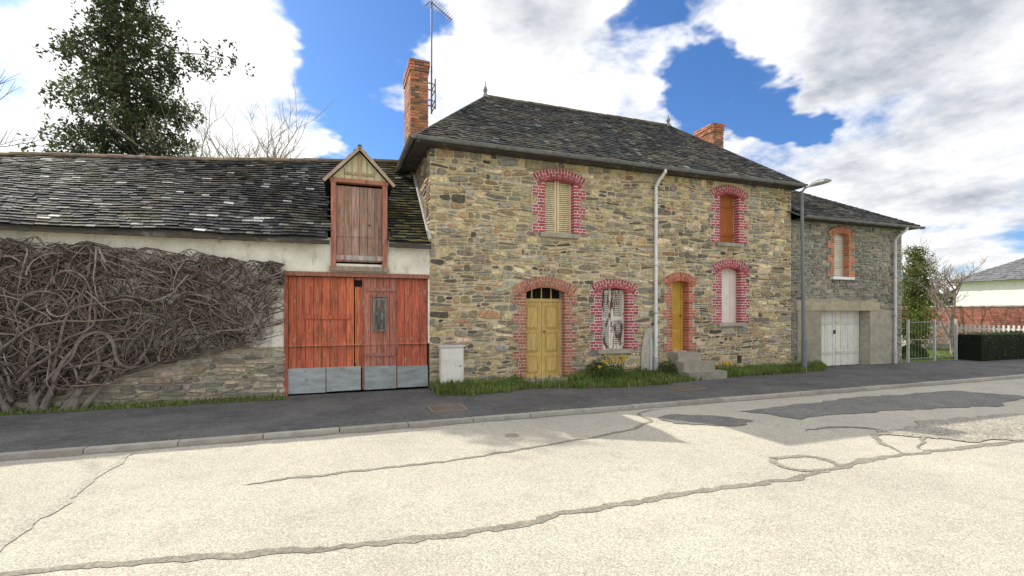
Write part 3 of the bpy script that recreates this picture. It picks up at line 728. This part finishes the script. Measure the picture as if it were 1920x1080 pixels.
ZB=[(-7.5,.3),(-4.3,.35),(-3.9,.5),(-3.5,.67),(-2.67,.92),(-1.5,1.05),(-1.3,1.3),(-1.12,1.95),(-.92,2.5)]
ZT=[(-7.5,3.02),(-5.4,2.96),(-4.4,2.92),(-3,2.84),(-1.9,2.76),(-1.2,2.68),(-.85,2.5)]
mb=MB()
VC=[(.14,.108,.088),(.19,.15,.125),(.08,.062,.053),(.27,.23,.195)]
def walk(x,z,hd,n,r0,y,step=.055,wob=.35,grav=0,col=None):
    pts=[];col=col or vary(random.choice(VC),.25,.04)
    turn=U(-.12,.12)
    for i in range(n):
        pts.append((x,y,z)); 
        turn=turn*.85+U(-wob,wob)*.35
        hd+=turn; 
        if grav: 
            dd=(-math.pi/2-hd+math.pi)%(2*math.pi)-math.pi; hd+=dd*grav
        nx_,nz_=x+math.cos(hd)*step,z+math.sin(hd)*step
        if nz_>interp(ZT,nx_)+.14*nz(nx_,5,0,3): hd=-hd+U(-.5,.5); nz_=z-.01
        if nz_<interp(ZB,nx_)-.10+.18*nz(nx_,9,0,2.5) : hd=-hd+U(0,.6); nz_=z+.015
        if nx_>-.95+.08*nz(nz_,3,0,4): hd=math.pi-hd; nx_=x-.01
        x,z=nx_,nz_; y+=U(-.018,.018); y=min(max(y,D-.34),D-.03)
    mb.tube(pts,[r0*(1-.65*i/n) for i in range(n)],4,col,cap=False)
cnt=0
while cnt<2000:
    x=U(-7.2,-.95); z=U(.3,3.0)
    if not(interp(ZB,x)<z<interp(ZT,x)): continue
    d=.74+.65*nz(x,z,0,1.3)
    if z<1.3 and x>-3.6: d-=.25
    if R()>d: continue
    walk(x,z,U(0,6.28),int(U(8,24)),U(.006,.017),D-U(.03,.30),grav=.02)
    cnt+=1
for (x,hd,n,r) in ((-4.85,1.7,40,.055),(-4.75,1.2,46,.05),(-4.4,.95,46,.045),(-4.2,.7,46,.04),(-5.2,1.9,40,.05),(-5.6,1.5,40,.05),(-4.3,1.45,44,.04),(-6.2,1.4,40,.05),(-4.5,.6,50,.035),(-4.95,1.0,56,.035),(-5.4,.8,56,.04)):
    xx=x+math.cos(hd)*.5; zz=.02+math.sin(hd)*.5
    for k in range(4): walk(xx,max(.5,zz),hd+U(-.3,.6),n,r*U(.45,.8),D-U(.1,.28),step=.065,wob=.38,col=vary((.21,.175,.15),.25))
    mb.tube([(x,D-.18,-.02),(x+math.cos(hd)*.25,D-.19,.25),(xx,D-.17,max(.5,zz))],[r*1.3,r,r*.85],7,(.22,.19,.165))
for k in range(90):
    x=U(-3.6,-1.2); walk(x,interp(ZB,x)+.25,U(3.4,6.0),10,.006,D-U(.05,.2),step=.04)
mb.build('climbing_vine',M_bark)

def conifer(name,base,prof,H,trunk_r,nl,dens,ls,cols,shift=(0,0),z0=.1,east=0):
    root=empty(name,base); B=Vector(base); tr=MB(); lf=MB()
    ax=lambda z: B+Vector((shift[0]*(z/H),shift[1]*(z/H),z))
    tr.tube([ax(-.1),ax(H*.35)+Vector((.1,0,0)),ax(H*.7)+Vector((-.08,0,0)),ax(H*.97)],[trunk_r,trunk_r*.8,trunk_r*.45,.03],8,(.13,.10,.07))
    for i in range(nl):
        t=(i+R())/nl; z=H*lerp(z0,.98,t); a=i*2.399+U(-.4,.4)
        rad=interp(prof,z/H)*U(.5,1.15)*(.9+.6*nz(math.cos(a)*1.4,math.sin(a)*1.4,z*.4,1))*(1+east*math.cos(a)*(1-t))
        L=max(.3,rad); d=Vector((math.cos(a),math.sin(a),0)); st=ax(z)
        rise=U(.15,.7)
        f=lambda u: st+d*L*u+Vector((0,0,L*(rise*u-.35*u*u)))
        tr.tube([f(u) for u in (0,.25,.5,.75,1)],[.05*(1-t)+.02,.035,.025,.015,.008],5,(.13,.10,.07),cap=False)
        shade=U(.6,1.35)
        for k in range(max(3,int(dens*L))):
            u=R()**.5; sp=.11*L+.06; c0_=f(u)+Vector((random.gauss(0,sp),random.gauss(0,sp),random.gauss(0,sp*.5)))
            sh=shade*U(.7,1.3); dn=Vector((U(-.25,.25),U(-.25,.25),-1)); ln=U(.25,.6)
            for q in range(13):
                w=q/13; p=c0_+dn*ln*w+Vector((random.gauss(0,.07),random.gauss(0,.07),0))*(1.2-w*.6)
                c=tuple(x*sh for x in vary(random.choice(cols),.25,.08)); leafq(lf,p,ls*U(.6,1.3),c)
    tr.build('trunk_and_limbs',M_bark,root); lf.build('foliage',M_leaf,root)
prof=[(0,.6),(.1,1.5),(.25,2.8),(.45,2.7),(.58,2.35),(.72,2.1),(.84,1.75),(.93,1.25),(1,.5)]
conifer('conifer_tree',(-5.75,19.5,0),prof,13.3,.28,185,11.5,.075,[(.065,.095,.04),(.09,.12,.05),(.12,.14,.055),(.045,.065,.03)],shift=(-1.2,0),east=.2)
conifer('garden_conifer',(25.0,14.4,0),[(0,.6),(.1,1.0),(.4,1.05),(.7,.85),(.9,.5),(1,.15)],4.8,.12,130,14,.05,[(.09,.14,.025),(.14,.18,.04),(.19,.21,.05)])
def bare_tree(name,base,H,spread,depth,r0,seedn,col=(.16,.13,.11),lean=(0,0)):
    rnd=random.Random(seedn); mb=MB()
    def br(p,d,L,r,k):
        pts=[p]; rr=[r]; seg=5
        for i in range(seg):
            d=(d+Vector((rnd.uniform(-.16,.16),rnd.uniform(-.16,.16),rnd.uniform(-.05,.14)))).normalized()
            p=p+d*L/seg; pts.append(p); rr.append(r*(1-.4*(i+1)/seg))
        mb.tube(pts,rr,5 if k>1 else 3,col,cap=False)
        if k<=0: return
        for i in range(rnd.choice((3,3,4)) if k>1 else 4):
            q=pts[rnd.choice((2,3,4,5))] if i else pts[-1]
            nd=(d*rnd.uniform(.6,1)+Vector((rnd.uniform(-1,1),rnd.uniform(-1,1),rnd.uniform(-.2,.8)))*spread).normalized()
            br(q,nd,L*rnd.uniform(.55,.8),max(.006,r*.55),k-1)
    B=Vector(base)
    br(B+Vector((0,0,-.1)),Vector((lean[0],lean[1],1)).normalized(),H*.38,r0,depth)
    mb.build(name,M_bark)
bare_tree('bare_tree',(-10.9,15.6,0),11.5,.75,5,.16,3)
bare_tree('bare_tree.001',(-3.0,19.0,0),9.0,.8,5,.12,11,(.36,.31,.23))
bare_tree('bare_tree.002',(-1.9,19.8,0),8.8,.8,5,.12,12,(.36,.31,.23))
bare_tree('bare_tree.003',(22.9,11.9,0),4.3,1.0,5,.10,23,(.27,.22,.19))
bare_tree('bare_tree.004',(27.5,17.0,0),5.8,.8,5,.09,31,(.32,.29,.27))
bare_tree('bare_tree.005',(17.6,22,0),8.6,.7,4,.1,33,(.26,.24,.12))

mb=MB()
for _ in range(15000):
    x=U(20.9,30); y=U(10.0,10.9); z=U(0,.98)
    e=max(abs(y-10.45)/.45,(z)/.98)
    if e<.75 and R()<.8: continue
    leafq(mb,Vector((x+U(-.03,.03),y,z+.05*nz(x,y,z,3))),U(.02,.045),vary(random.choice([(.05,.08,.022),(.07,.11,.035),(.03,.05,.018)]),.3,.08))
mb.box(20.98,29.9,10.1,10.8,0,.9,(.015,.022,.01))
mb.build('hedge',M_leaf)
mb=MB()
for _ in range(3500):
    a=U(0,6.28); b=U(0,1.57); r=.42*U(.8,1.05); leafq(mb,Vector((19.9+r*1.4*math.cos(a)*math.cos(b),11.6+r*math.sin(a)*math.cos(b),r*1.2*math.sin(b))),U(.02,.04),vary((.06,.10,.025),.35,.08))
mb.build('garden_shrub',M_leaf)
mb=MB()
for _ in range(9000):
    x=U(18,28); y=U(10.9,16); blade(mb,x,y,0,U(.03,.08),.015,vary(random.choice(GP),.25,.1))
mb.build('lawn_blades',M_leaf)
mb=MB(); WG=(.30,.31,.29)
for X in (18.15,19.55,20.75): mb.box(X-.03,X+.03,10.68,10.75,-.02,1.45,(.5,.5,.47))
for (a,b) in ((18.2,19.5),(19.6,20.7)):
    for z in (.12,.75,1.35): mb.tube([(a,10.715,z),(b,10.715,z)],.012,6,WG)
    n=int((b-a)/.15)
    for i in range(n+1): xx=lerp(a,b,i/n); mb.tube([(xx,10.715,.08),(xx,10.715,1.42)],.004,4,WG)
mb.build('metal_gate',M_metal)
mb=MB()
for i in range(70):
    yy=9.2+i*.16; mb.box(26.0,26.03,yy,yy+.07,.25,1.15,(.7,.68,.64))
mb.box(26.031,26.06,9.2,20.4,.35,.42,(.65,.63,.6)); mb.box(26.031,26.06,9.2,20.4,.95,1.02,(.65,.63,.6)); mb.box(25.95,26.1,9.2,20.4,-.05,.25,(.5,.48,.42))
mb.build('picket_fence',M_white)
def bricksheet(name,x,y0,y1,z0,z1):
    mb=MB(); mb.box(x,x+.2,y0,y1,z0,z1,(.48,.39,.31)); z=z0+.01;k=0
    while z<z1-.06:
        y=y0-(.15 if k%2 else 0)
        while y<y1:
            p,q=max(y,y0),min(y+.29,y1)
            if q-p>.03: mb.box(x-.012,x,p,q,z,z+.07,vary((.34,.135,.095),.3))
            y+=.3
        z+=.085;k+=1
    mb.box(x-.04,x+.24,y0,y1,z1,z1+.06,(.50,.47,.42)); return mb.build(name,M_brick)
bricksheet('brick_wall',29.0,6.9,22,0,1.95)
wh=empty('white_house',(42,14,0)); mb=MB()
mb.box(36,48,9.0,18.6,0,3.5,(.82,.81,.78)); mb.build('walls',M_white,wh)
mb=MB()
for (ya,yb) in ((10.2,11.2),): mb.box(35.95,35.99,ya,yb,1.0,2.4,(.08,.09,.1)); mb.box(35.93,35.949,ya-.08,yb+.08,.9,1.0,(.6,.6,.6)); mb.box(35.935,35.949,(ya+yb)/2-.03,(ya+yb)/2+.03,1.0,2.4,(.7,.7,.7))
mb.build('windows',M_metal,wh)
mb=MB(); a=(40.5,13.8,6.2); b=(43.8,13.8,6.2); E_=[(35.6,8.6,3.5),(48.4,8.6,3.5),(48.4,19.0,3.5),(35.6,19.0,3.5)]
for p in ([E_[0],E_[1],b,a],[E_[2],E_[3],a,b],[E_[3],E_[0],a],[E_[1],E_[2],b]): mb.face(p,(.15,.155,.165))
mb.face(E_[::-1],(.5,.5,.48)); slates(mb,E_[3],E_[0],a,a,22,.3,lambda c:vary((.15,.155,.165),.15)); mb.box(41,41.6,14,14.6,5.5,7.0,(.6,.58,.55))
mb.build('slate_roof',M_slate,wh)
mb=MB()
for i in range(16000):
    a=U(-.6,3.6); rr=U(95,120); h=4+3.5*nz(math.cos(a)*9,math.sin(a)*9,0,1)+2*nz(a*40,0,0,1)
    p=Vector((math.cos(a)*rr,math.sin(a)*rr,R()**.7*max(1.5,h))); leafq(mb,p,U(.6,1.3),vary((.08,.095,.055),.35,.08))
mb.build('distant_treeline',M_leaf)

# ============================================================ STREET LAMP
lamp=empty('street_lamp',(12.80,10.28,0)); mb=MB(); LC=(.18,.20,.22)
mb.tube([(12.82,10.28,-.01),(12.82,10.28,.06)],.13,14,LC)
mb.tube([(12.82,10.28,0),(12.81,10.28,.9),(12.80,10.28,.95),(12.72,10.28,5.22)],[.075,.07,.055,.042],14,LC)
mb.tube([(12.72,10.28,5.18),(12.72,10.18,5.28),(12.72,9.95,5.31)],.028,8,LC)
pts=[(12.72,10.02,5.30),(12.72,9.93,5.31),(12.72,9.75,5.32),(12.72,9.52,5.315),(12.72,9.40,5.30)]
base=len(mb.v)
prof_=[(.04,.04),(.09,.07),(.13,.09),(.11,.075),(.03,.025)]
for p,(rx,rz) in zip(pts,prof_):
    for k in range(14):
        g=2*math.pi*k/14; zz=math.sin(g)*rz; mb.v.append((p[0]+math.cos(g)*rx,p[1],p[2]+(zz if zz>0 else zz*.7)))
for i in range(4):
    for k in range(14):
        mb.f.append((base+i*14+k,base+i*14+(k+1)%14,base+(i+1)*14+(k+1)%14,base+(i+1)*14+k)); 
        mb.c.append(LC if k<7 else (.5,.5,.48)); mb.m.append(0)
for b0 in (base,base+56): mb.f.append(tuple(b0+k for k in range(14))); mb.c.append(LC); mb.m.append(0)
mb.build('pole_and_lantern',M_metal,lamp)

# ============================================================ WORLD / LIGHT
W=bpy.data.worlds.new('World'); scene.world=W; W.use_nodes=True; nt=W.node_tree; N=nt.nodes; L=nt.links
W.cycles.sampling_method='MANUAL'; W.cycles.sample_map_resolution=256
bg=N['Background']; STR=.15; bg.inputs['Strength'].default_value=STR
sky=N.new('ShaderNodeTexSky'); sky.sky_type='NISHITA'; sky.sun_disc=False
SE,SR=38.5,-36.5
sky.sun_elevation=math.radians(SE); sky.sun_rotation=math.radians(SR); sky.air_density=1.0; sky.dust_density=.6; sky.ozone_density=3.0
tc=N.new('ShaderNodeTexCoord'); dirv=tc.outputs['Generated']
def math_(op,a,b=None,c=None,clamp=False):
    n=N.new('ShaderNodeMath'); n.operation=op; n.use_clamp=clamp
    for i,x in enumerate((a,b,c)):
        if x is None: continue
        if isinstance(x,(int,float)): n.inputs[i].default_value=x
        else: L.new(x,n.inputs[i])
    return n.outputs[0]
def noi(vec,s,d=6,r=.55,dist=0):
    n=N.new('ShaderNodeTexNoise'); n.inputs['Scale'].default_value=s; n.inputs['Detail'].default_value=d; n.inputs['Roughness'].default_value=r; n.inputs['Distortion'].default_value=dist
    L.new(vec,n.inputs['Vector']); return n
sep=N.new('ShaderNodeSeparateXYZ'); L.new(dirv,sep.inputs[0])
den=math_('ADD',math_('MAXIMUM',sep.outputs[2],0.0),.28)
cmb=N.new('ShaderNodeCombineXYZ'); L.new(math_('DIVIDE',sep.outputs[0],den),cmb.inputs[0]); L.new(math_('DIVIDE',sep.outputs[1],den),cmb.inputs[1]); L.new(math_('MULTIPLY',sep.outputs[2],1.2),cmb.inputs[2])
pl=cmb.outputs[0]
n1=noi(pl,2.1,8,.62,.25)
wn=noi(pl,3.2,4,.6)
wsub=N.new('ShaderNodeVectorMath'); wsub.operation='SUBTRACT'; L.new(wn.outputs['Color'],wsub.inputs[0]); wsub.inputs[1].default_value=(.5,.5,.5)
wsc=N.new('ShaderNodeVectorMath'); wsc.operation='SCALE'; L.new(wsub.outputs[0],wsc.inputs[0]); wsc.inputs['Scale'].default_value=.24
wad=N.new('ShaderNodeVectorMath'); wad.operation='ADD'; L.new(dirv,wad.inputs[0]); L.new(wsc.outputs[0],wad.inputs[1])
wno=N.new('ShaderNodeVectorMath'); wno.operation='NORMALIZE'; L.new(wad.outputs[0],wno.inputs[0])
def blob(az,el,rad,amp):
    a,e=math.radians(az),math.radians(el); c=(math.sin(a)*math.cos(e),math.cos(a)*math.cos(e),math.sin(e))
    d=N.new('ShaderNodeVectorMath'); d.operation='DOT_PRODUCT'; L.new(wno.outputs[0],d.inputs[0]); d.inputs[1].default_value=c
    m=N.new('ShaderNodeMapRange'); m.interpolation_type='SMOOTHSTEP'; m.inputs['From Min'].default_value=math.cos(math.radians(rad)); m.inputs['From Max'].default_value=math.cos(math.radians(rad*.25)); m.inputs['To Max'].default_value=amp
    L.new(d.outputs['Value'],m.inputs['Value']); return m.outputs[0]
blobs=[(2,25,7.5,-.40),(1,32,9,-.36),(5,18,6,-.36),(10,31,4,-.28),(0,16,4,-.25),
 (-14,26,9,.15),(-18,12,14,.15),(-9,17,6,.14),(18,28,8,.2),(26,32,10,.22),(28,20,6,.16),
 (41,25,4.5,-.38),(44,21,5,-.38),(50,19,4,-.38),(36,31,3.5,-.22),
 (55,31,12,.25),(63,24,10,.20),(60,12,10,.12),(-28,27,6,-.22),(-29,18,4,-.2),(24,15,7,.12)]
acc=math_('ADD',math_('MULTIPLY',n1.outputs['Fac'],1.45),-.56)
for b_ in blobs: acc=math_('ADD',acc,blob(*b_))
mask=N.new('ShaderNodeMapRange'); mask.interpolation_type='SMOOTHSTEP'; mask.inputs['From Min'].default_value=-.14; mask.inputs['From Max'].default_value=.18; L.new(acc,mask.inputs['Value'])
g1=blob(58,32,15,.50); g2=blob(66,16,14,.34); g3=blob(24,34,8,.22); g4=blob(50,10,9,.2)
gr=math_('ADD',math_('ADD',math_('ADD',g1,g2),g3),g4)
n3=noi(pl,3.2,7,.62)
gsum=math_('ADD',gr,math_('MULTIPLY',math_('SUBTRACT',n3.outputs['Fac'],.48),2.0))
gray=N.new('ShaderNodeMapRange'); gray.inputs['From Min'].default_value=0; gray.inputs['From Max'].default_value=.75; L.new(gsum,gray.inputs['Value'])
cc=N.new('ShaderNodeMix'); cc.data_type='RGBA'; k=1/STR
cc.inputs['A'].default_value=(1.24*k,1.24*k,1.24*k,1); cc.inputs['B'].default_value=(.46*k,.50*k,.57*k,1); L.new(gray.outputs[0],cc.inputs['Factor'])
tint=N.new('ShaderNodeMix'); tint.data_type='RGBA'; tint.blend_type='MULTIPLY'; tint.inputs['Factor'].default_value=1; L.new(sky.outputs[0],tint.inputs['A']); tint.inputs['B'].default_value=(.50,.76,1.08,1)
fm=N.new('ShaderNodeMix'); fm.data_type='RGBA'; L.new(mask.outputs[0],fm.inputs['Factor']); L.new(tint.outputs['Result'],fm.inputs['A']); L.new(cc.outputs['Result'],fm.inputs['B'])
L.new(fm.outputs['Result'],bg.inputs['Color'])

sd=bpy.data.lights.new('sun','SUN'); sd.energy=5.0; sd.angle=math.radians(.5); sd.color=(1,.94,.83)
so=bpy.data.objects.new('sun',sd); scene.collection.objects.link(so)
trav=Vector((.75,-1.01,-1.0)); so.rotation_euler=trav.to_track_quat('-Z','Y').to_euler(); so.location=(-15,25,25)

cam=bpy.data.cameras.new('camera'); co=bpy.data.objects.new('camera',cam); scene.collection.objects.link(co)
co.location=(0,0,1.7); co.rotation_euler=(math.radians(90),0,math.radians(-20.05)); cam.sensor_width=36; cam.lens=904/1920*36; cam.shift_y=45/1920; cam.clip_end=3000; cam.clip_start=.05
scene.camera=co
scene.view_settings.view_transform='Standard'; scene.view_settings.look='None'; scene.view_settings.exposure=0
